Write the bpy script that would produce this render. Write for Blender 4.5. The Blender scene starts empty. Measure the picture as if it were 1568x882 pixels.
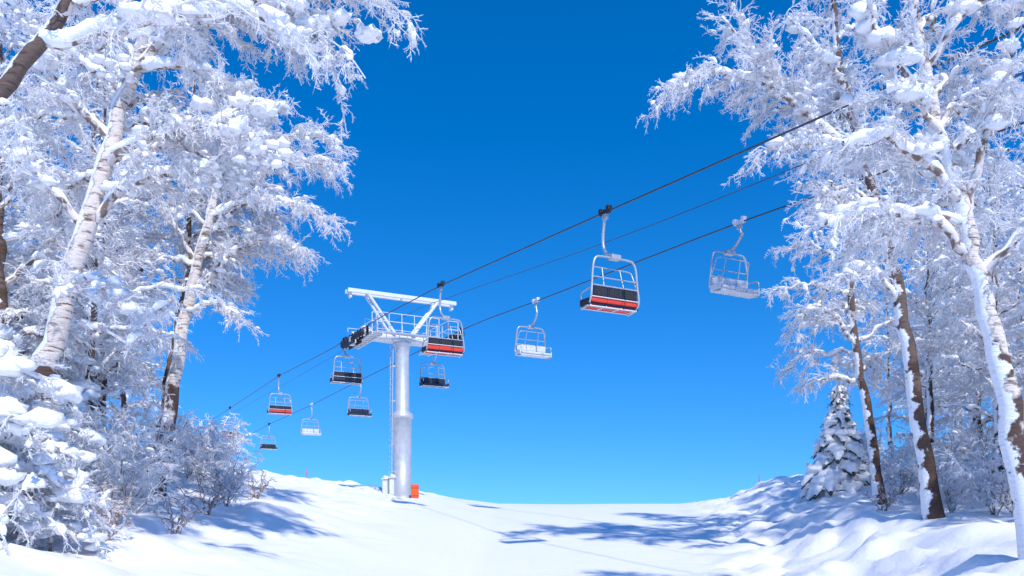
import bpy, math, random
import numpy as np
from mathutils import Vector, noise, Matrix
rad=math.radians
scene=bpy.context.scene

# ---------------------------------------------------------------- materials
def newmat(name):
    m=bpy.data.materials.new(name); m.use_nodes=True
    nt=m.node_tree; b=nt.nodes['Principled BSDF']
    return m,nt,b
def N(nt,t,**k):
    n=nt.nodes.new(t)
    for a,v in k.items(): setattr(n,a,v)
    return n
def simple(name,col,rough=.5,metal=0,var=.15,scale=6):
    m,nt,b=newmat(name)
    tc=N(nt,'ShaderNodeTexCoord'); no=N(nt,'ShaderNodeTexNoise'); no.inputs['Scale'].default_value=scale; no.inputs['Detail'].default_value=5
    nt.links.new(tc.outputs['Object'],no.inputs['Vector'])
    r=N(nt,'ShaderNodeValToRGB'); r.color_ramp.elements[0].position=.3; r.color_ramp.elements[1].position=.7
    r.color_ramp.elements[0].color=[c*(1-var) for c in col]+[1]; r.color_ramp.elements[1].color=[min(1,c*(1+var*.5)) for c in col]+[1]
    nt.links.new(no.outputs['Fac'],r.inputs['Fac']); nt.links.new(r.outputs['Color'],b.inputs['Base Color'])
    b.inputs['Roughness'].default_value=rough; b.inputs['Metallic'].default_value=metal
    return m
def ground_mat():
    m,nt,b=newmat('snow_ground')
    tc=N(nt,'ShaderNodeTexCoord')
    n1=N(nt,'ShaderNodeTexNoise'); n1.inputs['Scale'].default_value=1.6; n1.inputs['Detail'].default_value=6; n1.inputs['Roughness'].default_value=.6
    nt.links.new(tc.outputs['Object'],n1.inputs['Vector'])
    bp=N(nt,'ShaderNodeBump'); bp.inputs['Strength'].default_value=.32; bp.inputs['Distance'].default_value=.1
    nt.links.new(n1.outputs['Fac'],bp.inputs['Height'])
    n2=N(nt,'ShaderNodeTexNoise'); n2.inputs['Scale'].default_value=14; n2.inputs['Detail'].default_value=6
    mp=N(nt,'ShaderNodeMapping'); mp.inputs['Scale'].default_value=(1,.5,1); mp.inputs['Rotation'].default_value=(0,0,.5)
    nt.links.new(tc.outputs['Object'],mp.inputs['Vector']); nt.links.new(mp.outputs['Vector'],n2.inputs['Vector'])
    b2=N(nt,'ShaderNodeBump'); b2.inputs['Strength'].default_value=.35; b2.inputs['Distance'].default_value=.035
    nt.links.new(n2.outputs['Fac'],b2.inputs['Height']); nt.links.new(bp.outputs['Normal'],b2.inputs['Normal'])
    nt.links.new(b2.outputs['Normal'],b.inputs['Normal'])
    b.inputs['Base Color'].default_value=(.92,.91,.91,1); b.inputs['Roughness'].default_value=.6; b.inputs['Specular IOR Level'].default_value=.25
    return m
def diffuse_mat(name,c0,c1,scale,bump=0,transl=0,p0=.28,p1=.45):
    m,nt,b=newmat(name); nt.nodes.remove(b)
    b=N(nt,'ShaderNodeBsdfDiffuse')
    tc=N(nt,'ShaderNodeTexCoord'); no=N(nt,'ShaderNodeTexNoise'); no.inputs['Scale'].default_value=scale; no.inputs['Detail'].default_value=2
    nt.links.new(tc.outputs['Object'],no.inputs['Vector'])
    r=N(nt,'ShaderNodeValToRGB'); e=r.color_ramp.elements
    e[0].position=p0; e[0].color=c0+(1,); e[1].position=p1; e[1].color=c1+(1,)
    nt.links.new(no.outputs['Fac'],r.inputs['Fac']); nt.links.new(r.outputs['Color'],b.inputs['Color'])
    if bump:
        bp=N(nt,'ShaderNodeBump'); bp.inputs['Strength'].default_value=bump; bp.inputs['Distance'].default_value=.06
        nt.links.new(no.outputs['Fac'],bp.inputs['Height']); nt.links.new(bp.outputs['Normal'],b.inputs['Normal'])
    out=nt.nodes['Material Output']
    if transl:
        tr=N(nt,'ShaderNodeBsdfTranslucent'); tr.inputs['Color'].default_value=(.95,.94,.95,1)
        mx=N(nt,'ShaderNodeMixShader'); mx.inputs[0].default_value=transl
        nt.links.new(b.outputs[0],mx.inputs[1]); nt.links.new(tr.outputs[0],mx.inputs[2]); nt.links.new(mx.outputs[0],out.inputs['Surface'])
    else: nt.links.new(b.outputs[0],out.inputs['Surface'])
    return m
def bark_mat(name,light,dark,snowamt,p0=.42,brown=.42,bcol=(.10,.055,.038),hz=6.0):
    m,nt,b=newmat(name); L=nt.links.new
    tc=N(nt,'ShaderNodeTexCoord'); g=N(nt,'ShaderNodeNewGeometry')
    mp=N(nt,'ShaderNodeMapping'); mp.inputs['Scale'].default_value=(2.5,2.5,13)
    L(tc.outputs['Object'],mp.inputs['Vector'])
    n1=N(nt,'ShaderNodeTexNoise'); n1.inputs['Scale'].default_value=1.2; n1.inputs['Detail'].default_value=6; n1.inputs['Roughness'].default_value=.65
    L(mp.outputs['Vector'],n1.inputs['Vector'])
    r=N(nt,'ShaderNodeValToRGB'); e=r.color_ramp.elements
    e[0].position=p0-.06; e[0].color=dark+(1,); e[1].position=p0+.05; e[1].color=light+(1,)
    L(n1.outputs['Fac'],r.inputs['Fac'])
    n3=N(nt,'ShaderNodeTexNoise'); n3.inputs['Scale'].default_value=1.7; n3.inputs['Detail'].default_value=7
    L(tc.outputs['Object'],n3.inputs['Vector'])
    sp=N(nt,'ShaderNodeSeparateXYZ'); L(tc.outputs['Object'],sp.inputs[0])
    mr=N(nt,'ShaderNodeMapRange'); mr.inputs['From Min'].default_value=.6; mr.inputs['From Max'].default_value=hz; mr.inputs['To Min'].default_value=brown; mr.inputs['To Max'].default_value=-.04
    L(sp.outputs['Z'],mr.inputs['Value'])
    ad=N(nt,'ShaderNodeMath',operation='ADD'); L(n3.outputs['Fac'],ad.inputs[0]); L(mr.outputs[0],ad.inputs[1])
    r3=N(nt,'ShaderNodeValToRGB'); r3.color_ramp.elements[0].position=.58; r3.color_ramp.elements[1].position=.64
    L(ad.outputs[0],r3.inputs['Fac'])
    mb=N(nt,'ShaderNodeMix',data_type='RGBA'); mb.inputs['B'].default_value=bcol+(1,)
    # brown patches carry darker streaks too
    br=N(nt,'ShaderNodeMix',data_type='RGBA'); br.inputs['A'].default_value=tuple(c*.45 for c in bcol)+(1,); br.inputs['B'].default_value=tuple(c*1.25 for c in bcol)+(1,)
    L(n1.outputs['Fac'],br.inputs['Factor']); L(br.outputs['Result'],mb.inputs['B'])
    L(r3.outputs['Color'],mb.inputs['Factor']); L(r.outputs['Color'],mb.inputs['A'])
    dp=N(nt,'ShaderNodeVectorMath',operation='DOT_PRODUCT'); dp.inputs[1].default_value=(-.7,-.05,.7)
    L(g.outputs['Normal'],dp.inputs[0])
    n2=N(nt,'ShaderNodeTexNoise'); n2.inputs['Scale'].default_value=2.2; n2.inputs['Detail'].default_value=9; n2.inputs['Roughness'].default_value=.65
    L(tc.outputs['Object'],n2.inputs['Vector'])
    mm=N(nt,'ShaderNodeMath',operation='MULTIPLY_ADD'); mm.inputs[1].default_value=.35
    L(dp.outputs['Value'],mm.inputs[0]); L(n2.outputs['Fac'],mm.inputs[2])
    r2=N(nt,'ShaderNodeValToRGB'); r2.color_ramp.elements[0].position=.66-snowamt; r2.color_ramp.elements[1].position=.7-snowamt
    L(mm.outputs[0],r2.inputs['Fac'])
    ms=N(nt,'ShaderNodeMix',data_type='RGBA'); ms.inputs['B'].default_value=(.88,.88,.9,1)
    L(r2.outputs['Color'],ms.inputs['Factor']); L(mb.outputs['Result'],ms.inputs['A'])
    L(ms.outputs['Result'],b.inputs['Base Color']); b.inputs['Roughness'].default_value=.85
    bp=N(nt,'ShaderNodeBump'); bp.inputs['Strength'].default_value=.8; bp.inputs['Distance'].default_value=.06
    a2=N(nt,'ShaderNodeMath',operation='ADD'); L(n1.outputs['Fac'],a2.inputs[0]); L(r2.outputs['Color'],a2.inputs[1])
    L(a2.outputs[0],bp.inputs['Height']); L(bp.outputs['Normal'],b.inputs['Normal'])
    return m
M_GROUND=ground_mat()
M_SNOW=diffuse_mat('snow',(.86,.85,.86),(.92,.91,.91),7,.5)
M_FROST=diffuse_mat('rime_frost',(.78,.71,.72),(.94,.93,.93),1.3,0,.38)
M_LIMB=diffuse_mat('frosted_limb_bark',(.22,.16,.13),(.66,.60,.57),6,0,0,.42,.52)
M_BIRCH=bark_mat('birch_bark',(.78,.68,.61),(.17,.115,.09),.09,.43,.36,(.12,.068,.05),4.6)
M_DARK=bark_mat('dark_bark',(.15,.10,.078),(.05,.033,.025),.045)
M_NEEDLE=simple('spruce_needles',(.05,.08,.075),.8)
M_TWIG=simple('brown_twigs',(.30,.20,.17),.8)
TM=[M_BIRCH,M_LIMB,M_FROST,M_SNOW]; TD=[M_DARK,M_LIMB,M_FROST,M_SNOW]

# ---------------------------------------------------------------- mesh builder
class MB:
    def __init__(s): s.v=[];s.f=[];s.n=0
    def add(s,v,f,mat,smooth=True):
        v=np.asarray(v,dtype=np.float32).reshape(-1,3); f=np.asarray(f,dtype=np.int32)
        s.v.append(v); s.f.append((f+s.n,mat,smooth)); s.n+=len(v)
    def build(s,name,mats,origin=(0,0,0)):
        me=bpy.data.meshes.new(name)
        V=np.concatenate(s.v)-np.array(origin,dtype=np.float32)
        me.vertices.add(len(V)); me.vertices.foreach_set('co',V.ravel())
        loops=np.concatenate([f.ravel() for f,_,_ in s.f])
        tot=np.concatenate([np.full(len(f),f.shape[1],dtype=np.int32) for f,_,_ in s.f])
        st=np.concatenate([[0],np.cumsum(tot)[:-1]]).astype(np.int32)
        mi=np.concatenate([np.full(len(f),m,dtype=np.int32) for f,m,_ in s.f])
        sm=np.concatenate([np.full(len(f),b,dtype=bool) for f,_,b in s.f])
        me.loops.add(len(loops)); me.loops.foreach_set('vertex_index',loops.astype(np.int32))
        me.polygons.add(len(tot)); me.polygons.foreach_set('loop_start',st); me.polygons.foreach_set('loop_total',tot)
        me.polygons.foreach_set('material_index',mi); me.polygons.foreach_set('use_smooth',sm)
        for m in mats: me.materials.append(m)
        me.update(calc_edges=True)
        return me
def obj(name,me,loc=(0,0,0),rot=0,sc=1,parent=None):
    o=bpy.data.objects.new(name,me); scene.collection.objects.link(o)
    o.location=loc; o.rotation_euler=(0,0,rot)
    o.scale=(sc,sc,sc) if not hasattr(sc,'__len__') else sc
    if parent: o.parent=parent
    return o
def unit(v): return v/(np.linalg.norm(v)+1e-9)
def resample(pts,n):
    pts=np.asarray(pts,float)
    if len(pts)==2: return np.array([pts[0]+(pts[1]-pts[0])*t for t in np.linspace(0,1,n)])
    P=np.vstack([2*pts[0]-pts[1],pts,2*pts[-1]-pts[-2]]); out=[]
    m=len(pts)-1
    for t in np.linspace(0,m,n):
        i=min(int(t),m-1); u=t-i; a,b,c,d=P[i],P[i+1],P[i+2],P[i+3]
        out.append(.5*((2*b)+(-a+c)*u+(2*a-5*b+4*c-d)*u*u+(-a+3*b-3*c+d)*u**3))
    return np.array(out)
def tube(mb,pts,radii,sides,mat,cap=False,jit=0,rng=None,sq=1.0):
    pts=np.asarray(pts,float); n=len(pts)
    T=np.gradient(pts,axis=0); T/= (np.linalg.norm(T,axis=1)[:,None]+1e-9)
    ref=np.array([0,0,1.]) if abs(T[0][2])<.8 else np.array([1.,0,0])
    V=[];a=np.arange(sides)*2*math.pi/sides
    u=unit(np.cross(ref,T[0]))
    for i in range(n):
        u=unit(u-T[i]*np.dot(u,T[i])); w=np.cross(T[i],u)
        r=np.full(sides,radii[i])
        if jit: r=r*(1+rng.uniform(-jit,jit,sides))
        V.append(pts[i]+r[:,None]*(np.cos(a)[:,None]*u+sq*np.sin(a)[:,None]*w))
    V=np.concatenate(V); F=[]
    j=np.arange(sides);k=(j+1)%sides
    for i in range(n-1):
        F.append(np.stack([i*sides+j,i*sides+k,(i+1)*sides+k,(i+1)*sides+j],1))
    mb.add(V,np.concatenate(F),mat)
    if cap:
        for i,o in ((0,1),(n-1,-1)):
            c=np.vstack([V[i*sides:(i+1)*sides],pts[i]]); F2=np.stack([k,j,np.full(sides,sides)],1) if o==1 else np.stack([j,k,np.full(sides,sides)],1)
            mb.add(c,F2,mat,False)
def ico(sub):
    import bmesh
    bm=bmesh.new(); bmesh.ops.create_icosphere(bm,subdivisions=sub,radius=1)
    v=np.array([x.co[:] for x in bm.verts]); f=np.array([[q.index for q in p.verts] for p in bm.faces]); bm.free(); return v,f
ICO3=ico(3); ICO2=ico(2)
def blob(mb,c,s,mat,seed=0,amp=.35,I=ICO3,freq=1.5):
    v,f=I; off=Vector((seed*3.1,seed*1.7,seed*.9))
    d=np.array([1+amp*noise.noise(Vector(p)*freq+off)+amp*.4*noise.noise(Vector(p)*freq*2.7+off) for p in v])
    w=v*d[:,None]*np.array(s); w[:,2]=np.where(w[:,2]<0,w[:,2]*.6,w[:,2])
    mb.add(w+np.array(c),f,mat)

# ---------------------------------------------------------------- twig sprays
def spray_template(seed,thick=1.15,ns=14,sub=4):
    rng=np.random.default_rng(seed); V=[];F=[];n=0
    def cone(p,q,r):
        nonlocal n
        d=unit(q-p); u=unit(np.cross(d,[.13,.27,.95])); w=np.cross(d,u)
        V.extend([p+r*u,p+r*(-.5*u+.866*w),p+r*(-.5*u-.866*w),q])
        F.extend([[n,n+1,n+3],[n+1,n+2,n+3],[n+2,n,n+3]]); n+=4
    cx=lambda x: np.array([x,.09*math.sin(x*4.5+seed),-.30*x*x+.05*math.sin(x*6+seed*2)])
    mid=[cx(x) for x in np.linspace(0,1,6)]; 
    for i in range(5): cone(mid[i],mid[i]+(mid[i+1]-mid[i])*1.5,.018*thick*(1-.11*i))
    for i in range(ns):
        x=.05+.92*(i+rng.uniform(-.4,.4))/ns; p=cx(x)
        a=rad(rng.uniform(20,70))*(1 if rng.uniform()<.5 else -1); z=rng.uniform(-.7,.45)
        d=unit(np.array([math.cos(a),math.sin(a),z])); L=rng.uniform(.16,.42)*(1.15-.6*x)
        k1=p+d*L*.5; d2=unit(d+rng.uniform(-.45,.45,3)+np.array([0,0,-.25])); q=k1+d2*L*.55
        cone(p,p+d*L*.85,.013*thick); cone(k1,q,.011*thick)
        for k in range(sub):
            t=.2+.75*(k+rng.uniform(0,1))/sub; b=p+d*L*t if t<.5 else k1+d2*L*(t-.5)
            dd=unit(d2+rng.uniform(-1.1,1.1,3)+np.array([.1,0,-.1])); cone(b,b+dd*L*rng.uniform(.25,.5)*(1.2-t*.5),.0115*thick)
    return np.array(V),np.array(F)
SPR_HI=[spray_template(i,1.25) for i in range(5)]
SPR_MD=[spray_template(i+10,1.4,12,3) for i in range(5)]
SPR_LO=[spray_template(i+20,1.6,10,2) for i in range(5)]
def puff_template(seed):
    v,f=ico(1) if seed%2 else ICO2; off=Vector((seed*5.3,1,2))
    d=np.array([1+.75*noise.noise(Vector(p)*1.6+off)+.35*noise.noise(Vector(p)*3.7+off) for p in v]); w=v*d[:,None]*np.array((1.4,.85,.62))
    w[:,2]=np.where(w[:,2]<0,w[:,2]*.5,w[:,2]); w[:,2]-=.25*w[:,0]**2*.5
    return w,f
PUF=[puff_template(i) for i in range(6)]
def add_sprays(mb,P,D,S,rng,mat=2,puffs=.3,psize=.11,SPR=None):
    SPR=SPR or SPR_MD
    P=np.array(P);D=np.array(D);S=np.array(S)
    D/=np.linalg.norm(D,axis=1)[:,None]+1e-9
    s=np.cross(D,[0,0,1.]); ln=np.linalg.norm(s,axis=1)[:,None]; s=np.where(ln<.05,[[1,0,0]],s/(ln+1e-9)); up=np.cross(s,D)
    a=rng.uniform(-1.0,1.0,len(P))[:,None]; Y=s*np.cos(a)+up*np.sin(a); Z=-s*np.sin(a)+up*np.cos(a)
    R=np.stack([D,-Y,Z],axis=2)*S[:,None,None]
    which=rng.integers(0,len(SPR),len(P))
    for k,(tv,tf) in enumerate(SPR):
        idx=np.where(which==k)[0]
        if len(idx)==0: continue
        V=np.einsum('nij,vj->nvi',R[idx],tv)+P[idx][:,None,:]
        F=tf[None]+(np.arange(len(idx))*len(tv))[:,None,None]
        mb.add(V.reshape(-1,3),F.reshape(-1,3),mat,False)
    if puffs:
        R0=np.stack([D,-s,up],axis=2)
        for k,(tv,tf) in enumerate(PUF):
            idx=np.where(rng.uniform(0,1,len(P))<puffs/len(PUF))[0]
            if len(idx)==0: continue
            sc=rng.uniform(.4,1.3,len(idx))*psize*(S[idx]/.8); c=P[idx]+D[idx]*(S[idx]*rng.uniform(.15,.55,len(idx)))[:,None]; c[:,2]+=sc*.2
            V=np.einsum('nij,vj->nvi',R0[idx]*sc[:,None,None],tv)+c[:,None,:]
            F=tf[None]+(np.arange(len(idx))*len(tv))[:,None,None]
            mb.add(V.reshape(-1,3),F.reshape(-1,3),3,True)

def limb(mb,pts,r0,r1,rng,P,D,S,dens=1.0,snow=1.0,sublen=.42,spray=.85,bare=.15,mat=1,step=.30,submat=2,gap=.15):
    pts=resample(pts,max(8,len(pts)*3)); n=len(pts)
    pts[1:-1]+=rng.normal(0,.03,(n-2,3))
    rr=np.linspace(r0,r1,n); tube(mb,pts,rr,7,mat)
    seg=np.linalg.norm(np.diff(pts,axis=0),axis=1); L=seg.sum(); cum=np.concatenate([[0],np.cumsum(seg)])/L
    if snow>0:
        horiz=1-np.abs(np.gradient(pts,axis=0)[:,2])/(np.linalg.norm(np.gradient(pts,axis=0),axis=1)+1e-9)
        fine=resample(pts,n*3); f=np.linspace(0,1,len(fine)); rb=np.interp(f,np.linspace(0,1,n),rr)
        nz=np.array([noise.noise(Vector(p)*2.3) for p in fine])
        sr=(rb*.8+.035*snow*(1+1.6*nz))*(.3+.7*np.interp(f,np.linspace(0,1,n),horiz))
        sr=np.maximum(sr,.008); tp=fine.copy(); tp[:,2]+=rb*.65+sr*.4
        tube(mb,tp,sr,7,3,jit=.12,rng=rng)
        if snow>1.4:
            for k in range(int(L/.4)):
                t=rng.uniform(.25,1); j=min(int(t*(n-1)),n-2); q=rng.uniform(.08,.2)*min(snow,2)/1.7
                blob(mb,pts[j]+np.array([rng.normal(0,.08),rng.normal(0,.08),q*.4]),(q*1.3,q,q*.8),3,seed=int(rng.integers(0,99)),amp=.7,I=ICO2)
    ns=max(4,int(L/step*dens))
    for i in range(ns):
        t=bare+(1-bare)*(i+rng.uniform(0,1))/ns; t=min(t,.995)
        j=min(np.searchsorted(cum,t)-1,n-2); j=max(j,0); u=(t-cum[j])/(cum[j+1]-cum[j]+1e-9)
        p=pts[j]+(pts[j+1]-pts[j])*u; T=unit(pts[j+1]-pts[j]); r=r0+(r1-r0)*t
        s=unit(np.cross(T,[0,0,1.])+1e-6); up=np.cross(s,T)
        a=rng.uniform(-.7,.9)+(math.pi if i%2 else 0)
        d=unit(T*rng.uniform(.5,1.0)+(s*math.cos(a)+up*abs(math.sin(a)))*rng.uniform(.6,1.0))
        l=L*sublen*(1.1-.7*t)*rng.uniform(.7,1.2); l=min(max(l,.4),2.0)
        dr=rng.uniform(.2,.6)
        q=np.array([p+d*l*x+np.array([0,0,-dr*l*x*x]) for x in (0,.25,.5,.75,1)])
        q[1:]+=rng.normal(0,.035,(4,3))
        rs=max(min(r*.5,.035),.014); tube(mb,q,np.linspace(rs,.012,5),4,submat)
        m=max(3,int(l/gap))
        for k in range(m):
            x=.12+.88*(k+rng.uniform(0,1))/m; x=min(x,1); jj=min(int(x*4),3); pp=q[jj]+(q[jj+1]-q[jj])*(x*4-jj)
            TT=unit(q[jj+1]-q[jj]); dd=unit(TT+rng.uniform(-.85,.85,3)+np.array([0,0,-.2]))
            P.append(pp);D.append(dd);S.append(spray*rng.uniform(.5,1.0)*(1.1-.35*x))
    for k in range(int(L/.5)):
        t=rng.uniform(.35,1); j=min(int(t*(n-1)),n-2); P.append(pts[j]);D.append(unit(rng.normal(0,1,3)+np.array([0,0,.3])));S.append(spray*rng.uniform(.4,.7))
    return pts

def gen_tree(name,trunk,r0,r1,limbs=(),nl=20,t0=.3,ll=3.6,seed=1,dens=1,mats=None,spray=.8,clumps=(),step=.30,snow=1.0,origin=None,puffs=.42,psize=.125,open_front=False,SPR=None,bare=.15,gap=.15):
    rng=np.random.default_rng(seed); mb=MB(); P=[];D=[];S=[]
    trunk=resample(trunk,26); n=len(trunk)
    tt=np.linspace(0,1,n); rr=r0+(r1-r0)*tt**.85; rr[0]*=1.35; rr[1]*=1.12
    trunk[2:-1,:2]+=rng.normal(0,.035,(n-3,2))
    tube(mb,trunk,rr,14,0,jit=.04,rng=rng)
    for (pts,r) in limbs: limb(mb,np.array(pts,float),r,.022,rng,P,D,S,dens=dens*1.15,spray=spray,snow=1.8*snow,step=step,bare=bare+.07,gap=gap)
    az=rng.uniform(0,6.28)
    for i in range(nl):
        t=t0+(1-t0)*(i+.5)/nl; j=min(int(t*(n-1)),n-2); p=trunk[j]+(trunk[j+1]-trunk[j])*(t*(n-1)-j)
        az+=2.4+rng.uniform(-.5,.5)
        x=(t-t0)/(1-t0); prof=math.sin(math.pi*min(1,.28+.72*x))**.6 if x<.95 else .35
        L=ll*max(prof,.3)*rng.uniform(.75,1.15)
        el=rad(rng.uniform(15,45)+25*x); dr=rng.uniform(.25,.6)
        h=np.array([math.cos(az),math.sin(az),0])
        if open_front and h[1]<-.3: h[1]=-h[1]
        pts=np.array([p+h*math.cos(el)*L*s+np.array([0,0,(math.sin(el)*s-dr*s*s)*L]) for s in (0,.2,.4,.6,.8,1)])
        pts[1:]+=rng.normal(0,.07,(5,3))
        limb(mb,pts,max(rr[j]*.45,.03),.016,rng,P,D,S,dens=dens,spray=spray,snow=1.35*snow,step=step,bare=bare,gap=gap)
    for k in range(14):
        P.append(trunk[-1]);D.append(unit(rng.normal(0,.6,3)+np.array([0,0,.7])));S.append(.8)
    add_sprays(mb,P,D,S,rng,puffs=puffs,psize=psize,SPR=SPR)
    for i,(c,s) in enumerate(clumps):
        for k in range(20):
            o=rng.normal(0,.55,3)*np.array([s,s*.7,s*.55]); q=s*rng.uniform(.16,.36)
            blob(mb,np.array(c)+o,(q*1.15,q,q*.85),3,seed=i*9+k+seed,amp=.7,freq=1.8,I=ICO3 if q>.13 else ICO2)
    o=trunk[0] if origin is None else origin
    return mb.build(name,mats or TM,o),o,len(P)

# ---------------------------------------------------------------- terrain
YK=[-300,-40,0,15,25,40,50,60,72,100,200,1600]; ZK=[-14,-4,-2.2,-1.95,-1.55,0.1,0.95,1.36,1.42,.2,-8,-60]
def smooth(a,b,x):
    t=min(1,max(0,(x-a)/(b-a))); return t*t*(3-2*t)
def gz(x,y):
    c=sum(np.interp(y+d,YK,ZK) for d in (-5,-2.5,0,2.5,5))/5
    k=.215+( .118-.215)*smooth(26,50,y); k*=1-.6*smooth(80,200,y)
    lx=max(0,-x-1.0); c+=k*(min(lx,30)+.3*max(0,min(lx,90)-30))*(1 if y>-50 else .3)
    x0=2.9+.2*max(min(y,90),0); rx=x-x0
    c+=1.5*smooth(-.5,4.5,rx)+.07*min(max(0,rx-3),60)
    a=smooth(3,8,-x)+smooth(-1.5,2,rx); a=min(1,a)*(1-smooth(90,160,y))
    c+=a*(.42*noise.noise(Vector((x*.33,y*.3,3.1)))+.2*abs(noise.noise(Vector((x*1.1,y*.9,1.7)))))
    c+=a*.3*max(0,noise.noise(Vector((x*.9,y*.8,9.3))))
    e=smooth(-3.5,-.5,rx)*(1-smooth(2,4.5,rx))*(1-smooth(55,75,y))
    c+=e*(.6*abs(noise.noise(Vector((x*.8,y*.5,4.3))))+.22*abs(noise.noise(Vector((x*2.1,y*1.5,2.3)))))
    c+=.05*noise.noise(Vector((x*.15,y*.2,5)))
    return c
def build_ground():
    xs=np.concatenate([np.linspace(-1500,-120,12),np.linspace(-100,-32,30),np.arange(-30,30,.2),np.linspace(31,100,30),np.linspace(120,1500,12)])
    ys=np.concatenate([np.linspace(-400,-20,10),np.linspace(-10,11,15),np.arange(12,78,.22),np.linspace(79,130,30),np.linspace(150,1600,20)])
    V=np.array([(x,y,gz(x,y)) for y in ys for x in xs]); nx=len(xs);ny=len(ys)
    i,j=np.meshgrid(np.arange(nx-1),np.arange(ny-1)); b=(j*nx+i).ravel()
    mb=MB(); mb.add(V,np.stack([b,b+1,b+nx+1,b+nx],1),0)
    return obj('snow_ground',mb.build('snow_ground',[M_GROUND]))
build_ground()

# ---------------------------------------------------------------- hero trees
def place(name,meshinfo): me,o,_=meshinfo; return obj(name,me,tuple(o))
g=gz(-9.74,17)
place('birch_tree',gen_tree('birch_tree',[(-9.74,17,g-.3),(-9.38,17,2.6),(-9.02,17,4.0),(-8.5,17,5.9),(-8.05,17,7.4),(-7.7,17,8.6),(-7.1,17,10),(-6.5,17,11.8)],.27,.09,
  limbs=[([(-8.3,17,6.0),(-7.6,16.8,6.6),(-6.3,16.5,6.75),(-5.5,16.3,6.6)],.09),
         ([(-8.1,17,7.1),(-7.6,16.8,7.35),(-6.4,16.4,7.55),(-5.4,16.2,7.55),(-4.7,16,7.0)],.09),
         ([(-7.7,17,8.7),(-6.8,16.8,9.6),(-5.4,16.5,10.1),(-4.1,16.2,9.7),(-3.5,16,8.9)],.10),
         ([(-7.1,17,10),(-5.4,16.5,10.7),(-3.7,16.2,10.5),(-2.5,16,9.9)],.09),
         ([(-8.5,17,5.8),(-9.4,16.8,6.9),(-10.6,16.6,7.4)],.08),
         ([(-8.9,17,4.5),(-8.0,16.2,4.6),(-7.2,15.8,4.2),(-6.7,15.6,3.6)],.05),
         ([(-7.5,17,9.0),(-6.6,16.9,9.0),(-5.6,16.8,8.6),(-5.0,16.8,8.2)],.06),
         ([(-6.9,17,10.4),(-5.8,17.2,11.2),(-4.6,17.4,11.6),(-3.4,17.4,11.4)],.07),
         ([(-7.2,17,9.8),(-6.2,17.3,10.3),(-5.3,17.6,10.3),(-4.4,17.8,9.8)],.06),
         ([(-8.0,17,7.6),(-9.2,16.9,9.0),(-9.8,16.8,10.3)],.08)],
  nl=13,t0=.5,ll=2.8,seed=3,dens=1.15,psize=.14,puffs=.5,open_front=True,bare=.2,spray=.75,SPR=SPR_HI,clumps=[((-5.1,16.1,7.5),.6),((-3.75,16.1,9.35),.6),((-7.7,16.6,8.8),.3),((-4.4,16.1,9.9),.45),((-5.8,16.3,6.8),.35),((-4.6,15.9,6.9),.4),((-6.2,16.6,9.9),.35)]))
place('birch_tree',gen_tree('birch_tree',[(-9.6,12.3,gz(-9.6,12.3)-.3),(-8.6,12,3.4),(-7.5,12,5.6),(-6.5,12,6.9),(-5.8,12,7.9),(-5.2,12,9.2)],.17,.06,
  limbs=[([(-6.6,12,6.75),(-5.7,12,6.85),(-4.9,12,7.1),(-3.9,12.2,7.3),(-3.2,12.3,7.0)],.06),([(-8.0,12,4.6),(-7.4,11.8,5.3),(-6.7,11.6,5.5)],.05)],
  nl=7,t0=.6,ll=2.2,seed=8,mats=TD,dens=.8,spray=.65,open_front=True,SPR=SPR_HI,psize=.1))
place('birch_tree',gen_tree('birch_tree',[(-10.9,26,gz(-10.9,26)-.3),(-10.3,26,4.2),(-9.85,26,6.8),(-9.4,26,8.6),(-9.0,26,10.2),(-8.6,26,13)],.24,.08,
  limbs=[([(-9.8,26,6.9),(-8.6,26,8.1),(-7.6,26,8.6),(-6.3,25.7,8.2)],.10),([(-9.3,26,9.0),(-8.0,26,10.3),(-6.6,26,11.0),(-5.3,26,10.8)],.09),
         ([(-9.0,26,10.2),(-7.8,26,11.8),(-6.9,26,12.8)],.08),([(-9.6,26,7.8),(-10.6,25.8,9.6),(-11.4,25.7,11)],.08),([(-9.9,26,6.4),(-8.9,25.6,6.5),(-8.0,25.4,6.0)],.05),
         ([(-9.3,26,9.2),(-7.9,25.7,9.6),(-6.6,25.5,9.5),(-5.5,25.4,9.0)],.07),([(-8.8,26,11),(-7.4,26.4,11.8),(-6.2,26.6,12.0),(-5.3,26.6,11.8)],.06)],
  nl=19,t0=.42,ll=3.1,seed=12,dens=1.1,open_front=True))
place('birch_tree',gen_tree('birch_tree',[(-11.6,27.2,gz(-11.6,27.2)-.3),(-11.0,27.2,4.5),(-10.4,27.2,8.0),(-10.2,27.2,11.5),(-10.1,27.2,14.8)],.16,.04,nl=20,t0=.45,ll=3.0,seed=13,mats=TD,open_front=True))
f=14/17
def sc(L): return [(x*f,14+(y-17)*f,z*f) for x,y,z in L]
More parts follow.
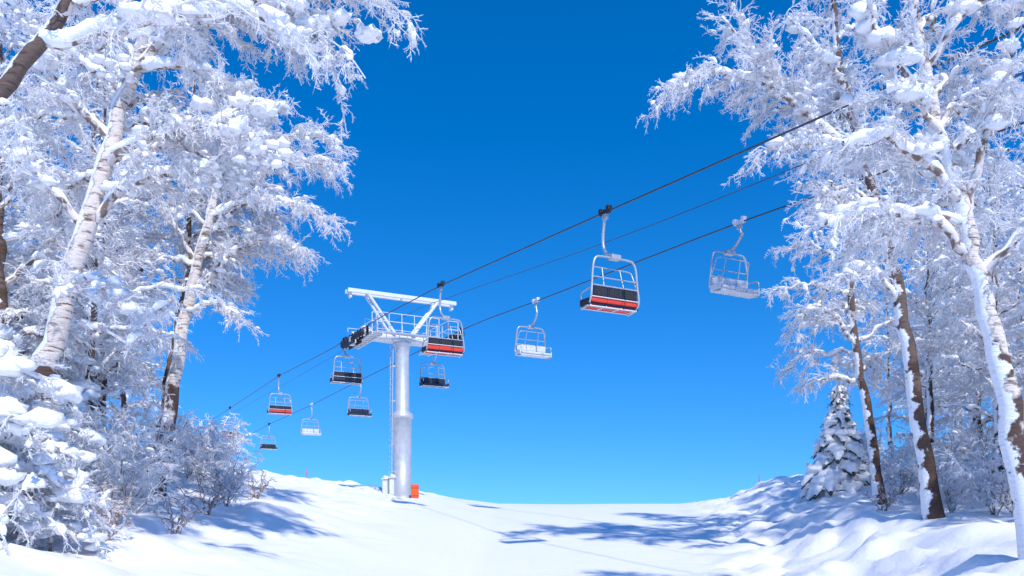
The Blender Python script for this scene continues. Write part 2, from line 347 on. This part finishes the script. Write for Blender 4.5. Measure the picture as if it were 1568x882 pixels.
place('birch_tree',gen_tree('birch_tree',[(10.5*f,14,gz(10.5*f,14)-.3)]+sc([(9.97,17,2.1),(9.57,17,3.8),(9.2,17,5.2),(9.0,17,6.4),(8.5,17,7.8),(8.15,17,9.4),(7.9,17,11.8)]),.21,.065,
  limbs=[(sc([(9.15,17,5.3),(8.5,17,5.9),(7.9,16.9,6.1),(6.8,16.7,6.1),(6.1,16.6,5.8)]),.08),(sc([(8.95,17,6.4),(8.0,16.8,7.2),(7.1,16.6,7.5),(6.4,16.5,7.3)]),.07),
         (sc([(9.1,17,6.2),(9.35,16.9,7.6),(9.8,16.8,9.0),(10.0,16.8,10.5)]),.08),(sc([(8.4,17,8.2),(7.4,16.8,9.2),(6.9,16.6,10.2)]),.06),(sc([(9.3,17,4.9),(10.2,16.7,5.8),(11.2,16.4,6.2)]),.06),
         (sc([(8.7,17,7.2),(9.4,16.8,8.0),(10.2,16.7,8.3),(11,16.6,8.0)]),.06),(sc([(8.2,17,9),(8.9,16.8,10),(9.6,16.7,10.4),(10.3,16.6,10.2)]),.06),(sc([(8.6,17,7.6),(7.9,16.7,8.3),(7.3,16.6,8.4)]),.05)],
  nl=15,t0=.5,ll=2.2,seed=21,spray=.64,dens=1.15,open_front=True,bare=.2,SPR=SPR_HI,puffs=.42,psize=.115,clumps=[((5.6,13.8,5.0),.22)]))
place('birch_tree',gen_tree('birch_tree',[(11.9,24,gz(11.9,24)-.3),(11.3,24,3.7),(10.85,24,6.4),(10.45,24,8.5),(9.8,24,10.3),(9.3,24,12.5),(9.0,24,15)],.24,.07,
  limbs=[([(9.8,24,10.3),(8.4,24,11.4),(7.0,24,12.8),(5.9,24,14.2)],.12),([(8.5,24,11.3),(6.9,23.8,12.3),(5.2,23.6,12.4),(4.3,23.5,11.8)],.08),
         ([(10.6,24,8.0),(9.6,23.8,9.0),(8.6,23.6,8.9),(8.3,23.5,8.2)],.08),([(10.5,24,8.6),(11.6,23.8,10.6),(12.4,23.5,12)],.09),([(10.9,24,6.2),(10.0,23.7,7.0),(9.2,23.5,6.8)],.06),
         ([(9.9,24,10.2),(8.9,23.7,10.5),(7.6,23.5,10.4),(6.9,23.4,10.1)],.07),([(9.4,24,12.2),(8.4,23.7,13.3),(7.6,23.6,14.0)],.07)],
  nl=20,t0=.45,ll=2.8,seed=24,mats=TD,dens=1.1,open_front=True))
place('birch_tree',gen_tree('birch_tree',[(13.0,30,gz(13,30)-.3),(12.5,30,3.7),(12.1,30,6),(11.8,30,9.2),(11.6,30,12.5),(11.4,30,15.5)],.2,.05,nl=26,t0=.3,ll=3.1,seed=31,mats=TD,open_front=True,
  limbs=[([(12.1,30,6.2),(11.2,29.7,7.2),(10.3,29.6,7.3),(9.9,29.5,6.6)],.07)]))

# ---------------------------------------------------------------- generic trees, instanced meshes
variants=[]
for s in range(4):
    rng=random.Random(s+50); H=rng.uniform(12.5,15); lx=rng.uniform(-.8,.8)
    me,o,k=gen_tree('birch_tree_mesh',[(0,0,-.4),(lx*.3,.1,H*.33),(lx*.5,0,H*.6),(lx,.2,H)],.18,.03,nl=28,t0=.16 if s%2 else .28,ll=3.3,seed=100+s,origin=(0,0,0),mats=TM if s==0 else TD,step=.38,SPR=SPR_LO,gap=.18,spray=.88,puffs=.35)
    variants.append(me)
spots=[(-15.5,24),(-13,21.5),(-18,29),(-15,31),(-21,34),(-17.5,36),(-24,30),(-22,40),(-27,44),(-19.5,43),(-26,36),(-24,50),(-14.5,17.5),(-13.6,27.5),(-30,47),
       (15.5,27),(17.5,31),(14.8,21),(20.5,35),(17.8,37),(22,42),(25.5,38),(20.5,46),(26,50),(18,24),(22,29),(16.4,33.5),(15,17.5),(28,57),(18.9,34.5),(30,44),(-11.6,23.2)]
rng=random.Random(5)
for i,(x,y) in enumerate(spots):
    s=rng.uniform(.85,1.1)
    obj('birch_tree',variants[i%4],(x,y,gz(x,y)),rng.uniform(0,6.28),(s,s,s*rng.uniform(.95,1.08)))

# shrubs
def gen_shrub(seed,h=2.2,brown=False):
    rng=np.random.default_rng(seed); mb=MB();P=[];D=[];S=[]
    for i in range(9 if not brown else 7):
        a=rng.uniform(0,6.28); sp=rng.uniform(.25,.9); L=h*rng.uniform(.6,1.1)
        pts=np.array([[math.cos(a)*sp*L*t,math.sin(a)*sp*L*t,L*t*(1.1-.35*t*sp)-.1] for t in (0,.3,.6,1)])
        limb(mb,pts,.022,.01,rng,P,D,S,dens=1.3 if not brown else .6,snow=.5 if not brown else 0,spray=.5 if not brown else .3,sublen=.4,bare=.2,mat=0 if brown else 1,submat=0 if brown else 2)
    add_sprays(mb,P,D,S,rng,puffs=.4 if not brown else .05,psize=.12)
    return mb.build('frosted_shrub_mesh',[M_TWIG,M_LIMB,M_FROST,M_SNOW])
SH=[gen_shrub(70,2.4),gen_shrub(71,1.9),gen_shrub(72,1.5,True)]
def gen_snowbush(seed,h,w,n=26):
    rng=np.random.default_rng(seed); mb=MB();P=[];D=[];S=[]
    for i in range(n):
        a=rng.uniform(0,6.28); z=h*rng.uniform(.08,1)**.85; L=w*(1.15-z/h*.6)*rng.uniform(.6,1.1)
        pts=np.array([[math.cos(a)*L*t,math.sin(a)*L*t,z+.35*L*t-.75*L*t*t] for t in (0,.25,.5,.75,1)])
        limb(mb,pts,.03,.012,rng,P,D,S,dens=1.2,snow=2.0,spray=.45,sublen=.35,bare=.2)
    tube(mb,resample([(0,0,-.6),(0,0,h)],6),np.linspace(.05,.02,6),6,1)
    add_sprays(mb,P,D,S,rng,puffs=.5,psize=.13)
    return mb.build('snowy_bush_mesh',TD)
SB=gen_snowbush(80,3.0,1.5,34)
for i,(x,y,k,s) in enumerate([(-9.3,21,0,1),(-8.6,24,2,1),(-9.9,23,1,1.1),(-10.5,20,0,1),(-8.9,26.5,1,.9),(-10.2,30,0,1),(-9.3,31,2,.9),(-11.5,24,0,1.2),(-12.5,33,1,1.2),(-8.1,17.2,2,.8),(-7.6,16.0,2,.6),(-7.3,18.5,2,.7),
     (-13.5,37,0,1.2),(-12,29,0,1.2),(-14,41,1,1.2),(12.2,28,2,.8),(15,33,0,1),(13.4,26,1,.9),(16.5,38,0,1.2),(18,44,0,1.2),(14,22,1,1),(12.2,20.5,2,.8),(19,48,1,1.3),(14.6,28.5,0,1),(13.4,23.6,0,.9),(16,29.5,0,1.2),(17.8,34,1,1.3),(20,38,0,1.4),(-8.8,19,1,.9)]):
    obj('frosted_shrub',SH[k],(x,y,gz(x,y)),i*1.3,s)
for i,(x,y,s) in enumerate([(-8.3,13.5,1.08),(-9.6,15.2,1.1),(-7.9,14.6,.7),(-8.7,16.0,.8),(-12,19,1.2),(-12.3,23,1.3),(16.2,25.5,1.1),(18.5,29,1.3),(13.6,18.8,.9)]):
    obj('snowy_bush',SB,(x,y,gz(x,y)-.15),i*2.1,s)

# snowy spruce
def gen_spruce(h,w,seed):
    rng=np.random.default_rng(seed); mb=MB();P=[];D=[];S=[]
    tube(mb,[(0,0,-.2),(0,0,h*.5),(0,0,h)],[.09,.06,.015],7,0)
    nw=12
    for i in range(nw):
        z=h*(.08+.88*i/nw); R=w*(1-.88*i/nw)
        m=8 if i<9 else 5
        for k in range(m):
            a=k*6.28/m+i*.5+rng.uniform(-.35,.35); L=R*rng.uniform(.65,1.25); zz=z+rng.uniform(-.12,.12); dr=rng.uniform(.45,.85)
            pts=np.array([[math.cos(a)*L*t,math.sin(a)*L*t,zz+.12*L*t-dr*L*t*t] for t in np.linspace(0,1,7)])
            pts[1:]+=rng.normal(0,.03,(6,3))
            wd=.2*L*np.array([.4,.8,1,1,.85,.6,.15])+.03
            tube(mb,pts-np.array([0,0,.09]),wd*.85,7,1,sq=.4,jit=.3,rng=rng)
            tube(mb,pts+np.array([0,0,.05]),wd*1.05,9,3,sq=.75,jit=.25,rng=rng)
            blob(mb,pts[4]+np.array([0,0,.04]),(.24*L+.05,.24*L+.05,.15*L+.03),3,seed=i*8+k,amp=.6,I=ICO2)
            for q in range(9):
                t=rng.uniform(.3,1); j=int(t*6); P.append(pts[j]-np.array([0,0,.06]));D.append(unit(np.array([math.cos(a+rng.uniform(-.9,.9)),math.sin(a+rng.uniform(-.9,.9)),-.6])));S.append(.36)
    k=len(P); idx=np.random.default_rng(1).permutation(k); h2=int(k*.55)
    A=lambda L,i:[L[j] for j in i]
    add_sprays(mb,A(P,idx[:h2]),A(D,idx[:h2]),A(S,idx[:h2]),rng,mat=1,puffs=0); add_sprays(mb,A(P,idx[h2:]),A(D,idx[h2:]),A(S,idx[h2:]),rng,mat=2,puffs=.2,psize=.16)
    return mb.build('snowy_spruce_mesh',[M_DARK,M_NEEDLE,M_FROST,M_SNOW])
SPm=gen_spruce(4.7,1.45,4)
for i,(x,y,s) in enumerate([(13.8,36,1.0),(20.5,31,1.5),(-17.5,22.5,2.0),(-19.5,31.5,2.0),(19.5,27,1.8)]):
    obj('spruce_tree',SPm,(x,y,gz(x,y)),i*1.7,s)

# ---------------------------------------------------------------- chairlift
M_GALV=simple('galvanised_steel',(.60,.62,.65),.42,.35,.12,4)
M_WHITE=simple('white_painted_steel',(.76,.77,.79),.45,0,.08,3)
M_BLACK=simple('black_rubber',(.02,.02,.024),.6)
M_ROPE=simple('steel_rope',(.07,.07,.08),.5,.3)
M_RED=simple('red_seat_pad',(.74,.05,.025),.5,0,.15)
M_NAVY=simple('dark_seat_back',(.022,.03,.055),.45)
M_GREY=simple('light_grey_seat',(.68,.70,.74),.5)
M_ORANGE=simple('orange_pad',(.85,.13,.02),.6)
M_RED2=simple('red_plastic',(.7,.05,.05),.5)
M_LGREY=simple('chair_tube_steel',(.50,.52,.55),.35,.4,.08)
def box(mb,c,s,mat,R=None):
    x,y,z=[q/2 for q in s]; b=min(x,y,z)*.25
    V=[]
    for sz in (-1,1):
        for (ax,ay,az) in ((x-b,y-b,z),(x,y,z-b)):
            V+= [(sx*ax,sy*ay,sz*az) for sx,sy in ((-1,-1),(1,-1),(1,1),(-1,1))]
    V=np.array(V)
    def ring(a,b_): return [[a+i,a+(i+1)%4,b_+(i+1)%4,b_+i] for i in range(4)]
    F=[[3,2,1,0]]+ring(0,4)+ring(4,12)+ring(12,8)+[[8,9,10,11]]
    if R is not None: V=V@np.array(R).T
    mb.add(V+np.array(c),F,mat,False)
def rod(mb,a,b,r,mat,sides=8): tube(mb,[a,b],[r,r],sides,mat,cap=True)
def path(mb,pts,r,mat,n=None,sides=8):
    p=resample(pts,n or len(pts)*4); tube(mb,p,[r]*len(p),sides,mat,cap=True)

dv=np.array([-.468,.883]); ang=math.atan2(dv[1],dv[0])-math.pi/2
def chair_mesh(drop,kind):
    mb=MB(); e=drop-3.22; off=.5
    box(mb,(0,0,.0),(.12,.46,.14),3); box(mb,(0,-.2,.07),(.16,.12,.16),3); box(mb,(0,.2,.07),(.16,.12,.16),3); box(mb,(.0,0,-.13),(.1,.2,.2),0)
    zt=-1.55-e
    path(mb,[(0,0,-.12),(0,.10,-.5),(0,.12,-.9-e*.8),(0,.02,-1.18-e),(.0,-.22,-1.38-e),(0,-off,-1.47-e)],.05,0,24,10)
    box(mb,(0,-off,zt+.03),(.34,.2,.16),0)
    for sgn in (-1,1):
        path(mb,[(0,-off,zt),(sgn*.5,-off,zt),(sgn*.68,-off,zt-.06),(sgn*.77,-off-.01,zt-.28),(sgn*.82,-off-.02,zt-.8),(sgn*.86,-off-.04,zt-1.2),(sgn*.86,-off+.1,zt-1.42),(sgn*.85,-off+.5,zt-1.5)],.034,0,36)
        path(mb,[(sgn*.83,-off,zt-.95),(sgn*.83,-off+.3,zt-.97),(sgn*.83,-off+.52,zt-1.02),(sgn*.83,-off+.55,zt-1.2)],.025,0,14)
        path(mb,[(sgn*.8,-off+.02,zt-.8),(sgn*.74,-off+.12,zt-.45),(sgn*.66,-off+.2,zt-.28),(0,-off+.22,zt-.26)],.02,0,20)
        rod(mb,(sgn*.32,-off+.2,zt-.27),(sgn*.36,-off+.02,zt-.92),.016,0)
    rod(mb,(-.8,-off,zt-.62),(.8,-off,zt-.62),.02,0)
    bz=zt-.93; low=2 if kind in('red','redpan') else 1
    hu,hl=(.32,.14) if kind=='redpan' else (.26,.2)
    for i in range(3):
        c=-.545+.545*i
        box(mb,(c,-off+.02,bz+.04-hu/2),(.525,.06,hu),1)
        box(mb,(c,-off-.015,bz+.04-hu/2),(.42,.03,hu-.08),3)
        box(mb,(c,-off+.03,bz+.03-hu-hl/2),(.53,.07,hl),low)
    rod(mb,(-.84,-off-.02,bz+.06),(.84,-off-.02,bz+.06),.024,0)
    rod(mb,(-.84,-off-.03,bz+.035-hu),(.84,-off-.03,bz+.035-hu),.016,4)
    pz=zt-1.44; t=rad(3); R=[[1,0,0],[0,math.cos(t),-math.sin(t)],[0,math.sin(t),math.cos(t)]]
    for i in range(3):
        c=-.545+.545*i
        box(mb,(c,-off+.33,pz+.07),(.525,.54,.09),1,R)
        box(mb,(c,-off+.33,pz+.005),(.47,.46,.04),2,R)
    for y_ in (.1,.54): rod(mb,(-.86,-off+y_,pz-.03),(.86,-off+y_,pz-.02),.022,4)
    for x_ in (-.82,-.27,.27,.82): rod(mb,(x_,-off+.04,pz-.02),(x_,-off+.58,pz+.0),.02,4)
    for x_ in (-.87,.87): box(mb,(x_,-off+.28,pz+.1),(.05,.5,.2),3,R)
    mats={'red':[M_LGREY,M_NAVY,M_RED,M_BLACK,M_WHITE],'redpan':[M_LGREY,M_NAVY,M_RED,M_BLACK,M_WHITE],'grey':[M_LGREY,M_GREY,M_GREY,M_GREY,M_WHITE],'dark':[M_LGREY,M_NAVY,M_NAVY,M_BLACK,M_WHITE]}[kind]
    return mb.build('ski_lift_chair_mesh',mats)
AY=[-40,0,18,26,37.2,44,48,52,64.7,83.3,97,130]; AZ=[5.5,7.4,8.8,9.45,10.33,10.62,10.65,10.6,11.1,11.15,11.2,10.5]
BY=[-40,0,20,29.5,41.7,47,50.8,54,66,78.8,94.8,130]; BZ=[6.5,8.2,9.6,10.29,10.8,11.1,11.15,11.1,11.0,10.85,10.9,10.3]
xA=lambda y:16.62-.53*y
xB=lambda y:23.26-.53*y
xC=lambda y:19.88-.53*y
lift=bpy.data.objects.new('chairlift_cables',None); scene.collection.objects.link(lift)
for nm,fx,Y,Z,r in (('haul_rope_uphill',xA,AY,AZ,.025),('haul_rope_downhill',xB,BY,BZ,.027),('signal_cable',xC,[-40,0,25.5,42.7,49.6,72.4,130],[8.2,8.6,9.75,11.4,11.9,12.2,13],.014)):
    pts=[(fx(y),y,z) for y,z in zip(Y,Z)]; p=resample(pts,110) if 'signal' in nm else np.array([(fx(y),y,np.interp(y,Y,Z)) for y in np.linspace(-40,130,90)])
    mb=MB(); tube(mb,p,[r]*len(p),8,0); obj(nm,mb.build(nm,[M_ROPE]),parent=lift)
for y,kind,drop in ((26,'redpan',3.22),(37.2,'red',3.22),(49.7,'dark',2.75),(64.7,'red',3.1),(83.3,'red',3.1)):
    obj('ski_lift_chair',chair_mesh(drop,kind),(xA(y),y,np.interp(y,AY,AZ)),ang)
for y,kind,drop in ((29.2,'grey',2.6),(41.7,'grey',2.85),(52.8,'dark',2.9),(66,'dark',2.95),(78.8,'grey',2.95),(94.8,'dark',2.95)):
    obj('ski_lift_chair',chair_mesh(drop,kind),(xB(y),y,np.interp(y,BY,BZ)),ang+math.pi)

# tower; local x = across, y = along rope
tx,ty=(xA(48)+xB(50.8))/2-.12,49.4
tower=bpy.data.objects.new('ski_lift_tower',None); scene.collection.objects.link(tower)
tower.location=(tx,ty,0); tower.rotation_euler=(0,0,ang)
g=gz(tx,ty)
def part(nm,mb,mats): obj(nm,mb.build(nm,mats),parent=tower)
mb=MB()
def lathe(mb,prof,mat,sides=28): tube(mb,[(0,0,z) for r,z in prof],[r for r,z in prof],sides,mat,cap=True)
lathe(mb,[(.62,g-.5),(.62,g+.15),(.53,g+.16),(.53,6.0),(.64,6.02),(.66,6.1),(.64,6.2),(.42,6.45),(.40,9.6),(.44,10.2),(.55,10.25),(.55,10.38)],0)
for k in range(16):
    a=k*math.pi/8; box(mb,(math.cos(a)*.58,math.sin(a)*.58,6.24),(.05,.05,.1),0)
part('mast',mb,[M_GALV])
mb=MB()
for x in (-.2,.2): rod(mb,(-.72,x,g+.3),(-.62,x,10.3),.025,0,6)
z=g+.4
while z<10.3:
    rod(mb,(-.71,-.2,z),(-.71,.2,z),.015,0,5); z+=.32
for z in (g+1.5,4.5,7,9): 
    for x in (-.2,.2): rod(mb,(-.7,x,z),(-.4,x*.5,z),.02,0,5)
part('ladder',mb,[M_GALV])
mb=MB()
G=3.0
tube(mb,[(-G,0,10.55),(-1.0,0,10.6),(0,0,10.62),(1.0,0,10.6),(G,0,10.55)],[.2,.32,.38,.32,.2],4,0,cap=True)
box(mb,(0,0,10.46),(1.3,.9,.16),0)
for yy in (-.35,.35):
    rod(mb,(-.55,yy,10.8),(-2.1,yy*.7,12.9),.09,0); rod(mb,(.55,yy,10.8),(2.1,yy*.7,12.9),.09,0)
    box(mb,(0,yy*.7,13.0),(6.6,.14,.22),0)
for x in (-3.2,-2.1,2.1,3.2,0): box(mb,(x,0,13.0),(.12,.6,.14),0)
for x in (-3.1,3.1): box(mb,(x,0,12.8),(.14,.3,.34),0)
part('crossarm',mb,[M_WHITE])
mb=MB()
def rail(a,b,n,h=1.05):
    a=np.array(a,float);b=np.array(b,float)
    for t in np.linspace(0,1,n): p=a+(b-a)*t; rod(mb,p,p+[0,0,h],.022,0,6)
    for q in (h,h*.55): rod(mb,a+[0,0,q],b+[0,0,q],.02,0,6)
for sx in (-1,1):
    c=sx*(G-.75)
    box(mb,(c,0,10.35),(.62,4.4,.05),1); 
    for x in (-.3,.3): box(mb,(c+x,0,10.3),(.05,4.5,.14),0)
    for y in np.linspace(-2.1,2.1,9): box(mb,(c,y,10.29),(.56,.04,.05),0)
    rail((c-sx*.3,-2.2,10.37),(c-sx*.3,2.2,10.37),6); rail((c-.3,-2.2,10.37),(c+.3,-2.2,10.37),2); rail((c-.3,2.2,10.37),(c+.3,2.2,10.37),2)
for yy in (-.75,.75):
    box(mb,(0,yy,10.72),(3.9,.5,.05),1); rail((-1.9,yy*1.3,10.74),(1.9,yy*1.3,10.74),6)
part('catwalk',mb,[M_WHITE,M_GALV])
for sx,zr,nm in ((-1,10.62,'sheave_train_uphill'),(1,11.12,'sheave_train_downhill')):
    mb=MB(); X=sx*G
    ys=np.linspace(-1.75,1.75,8)
    for i,y in enumerate(ys):
        z=zr-.24-.012*y*y
        tube(mb,[(X-.07,y,z),(X-.05,y,z),(X-.0,y,z),(X+.05,y,z),(X+.07,y,z)],[.2,.22,.19,.22,.2],18,0,cap=True)
        tube(mb,[(X-.1,y,z),(X+.1,y,z)],[.07,.07],10,1,cap=True)
    for i in range(4):
        y=(ys[2*i]+ys[2*i+1])/2
        for dx in (-.11,.11): box(mb,(X+dx,y,zr-.3),(.03,.62,.12),1)
    for i in range(2):
        y=(ys[4*i]+ys[4*i+3])/2
        for dx in (-.15,.15): box(mb,(X+dx,y,zr-.47),(.03,1.25,.14),1)
    for dx in (-.19,.19): box(mb,(X+dx,0,zr-.62),(.04,2.3,.16),1)
    box(mb,(X-sx*.05,0,zr-.42),(.34,.3,.5),2)
    for y in (-2.1,2.1): box(mb,(X-sx*.22,y,zr-.2),(.05,.3,.5),0)
    part(nm,mb,[M_BLACK,M_BLACK,M_WHITE])
mb=MB(); blob(mb,(-2.2,0,10.95),(.3,.5,.14),0,3); blob(mb,(-2.5,-1.2,10.5),(.25,.5,.13),0,5); blob(mb,(2.3,.8,10.48),(.3,.6,.12),0,6)
part('snow_caps',mb,[M_SNOW])
def cab(x,y,w,d,h,name,mat,top):
    mb=MB(); z=gz(x,y); box(mb,(0,0,h/2),(w,d,h),0); box(mb,(0,0,h+.03),(w+.08,d+.08,.06),1); box(mb,(0,-d/2-.012,h*.55),(w*.8,.02,h*.7),1); blob(mb,(0,0,h+.08),(w*.55,d*.55,.12),2,2)
    rod(mb,(w*.25,-d/2-.04,h*.5),(w*.25,-d/2-.04,h*.62),.012,1,5)
    return obj(name,mb.build(name,[mat,top,M_SNOW]),(x,y,z-.12),-.2)
cab(tx-.75,ty-1.3,.32,.3,1.05,'control_cabinet',M_GALV,M_WHITE)
cab(tx-.35,ty-1.4,.3,.3,1.15,'control_cabinet',M_GALV,M_WHITE)
mb=MB()
for i in range(5): tube(mb,[((i-2)*.08,0,0),((i-2)*.08,0,.85)],[.055,.055],10,0,cap=True)
for z in (.2,.65): box(mb,(0,0,z),(.46,.14,.06),1)
obj('orange_safety_pad',mb.build('orange_safety_pad',[M_ORANGE,M_RED2]),(tx+.85,ty-.9,gz(tx+.85,ty-.9)-.05),.2)
def pole(x,y,h=1.0):
    mb=MB(); tube(mb,[(0,0,-.2),(0,0,h*.6),(0,0,h)],[.03,.028,.02],8,0,cap=True); tube(mb,[(0,0,h*.7),(0,0,h*.85)],[.035,.035],8,1,cap=True); tube(mb,[(0,0,.0),(0,0,.06)],[.1,.06],8,1,cap=True)
    obj('marker_pole',mb.build('marker_pole',[M_RED2,M_ORANGE]),(x,y,gz(x,y)))
pole(-12.5,52,.7); pole(16.8,58,.6)

# ---------------------------------------------------------------- light, world, camera
sun_el=rad(45); dx,dy=.34,-.94
S=Vector((dx*math.cos(sun_el),dy*math.cos(sun_el),math.sin(sun_el))).normalized()
sl=bpy.data.lights.new('sun','SUN'); sl.energy=3.8; sl.angle=rad(1.2); sl.color=(1,.965,.92)
so=bpy.data.objects.new('sun',sl); scene.collection.objects.link(so); so.rotation_euler=S.to_track_quat('Z','Y').to_euler()
w=bpy.data.worlds.new('World'); scene.world=w; w.use_nodes=True; nt=w.node_tree
bg=nt.nodes['Background']; sky=nt.nodes.new('ShaderNodeTexSky'); sky.sky_type='NISHITA'; sky.sun_disc=False
sky.sun_elevation=sun_el; sky.sun_rotation=math.atan2(S.x,S.y); sky.altitude=1200; sky.air_density=1.0; sky.dust_density=.0; sky.ozone_density=3.2
tc=nt.nodes.new('ShaderNodeTexCoord'); mp=nt.nodes.new('ShaderNodeMapping'); mp.inputs['Location'].default_value=(0,0,.17)
nt.links.new(tc.outputs['Generated'],mp.inputs['Vector']); nt.links.new(mp.outputs[0],sky.inputs['Vector'])
hs=nt.nodes.new('ShaderNodeHueSaturation'); hs.inputs['Saturation'].default_value=1.39; hs.inputs['Value'].default_value=1.6; hs.inputs['Hue'].default_value=.505
nt.links.new(sky.outputs[0],hs.inputs['Color']); nt.links.new(hs.outputs[0],bg.inputs['Color']); bg.inputs['Strength'].default_value=.15
cam=bpy.data.cameras.new('camera'); cam.lens=30; cam.sensor_width=36; cam.shift_y=(800-441)/1568; cam.clip_end=5000
co=bpy.data.objects.new('camera',cam); scene.collection.objects.link(co); co.location=(0,0,0); co.rotation_euler=(rad(90),0,0); scene.camera=co
scene.view_settings.view_transform='Standard'; scene.view_settings.look='None'
print('tris',sum(len(m.polygons) for m in bpy.data.meshes))
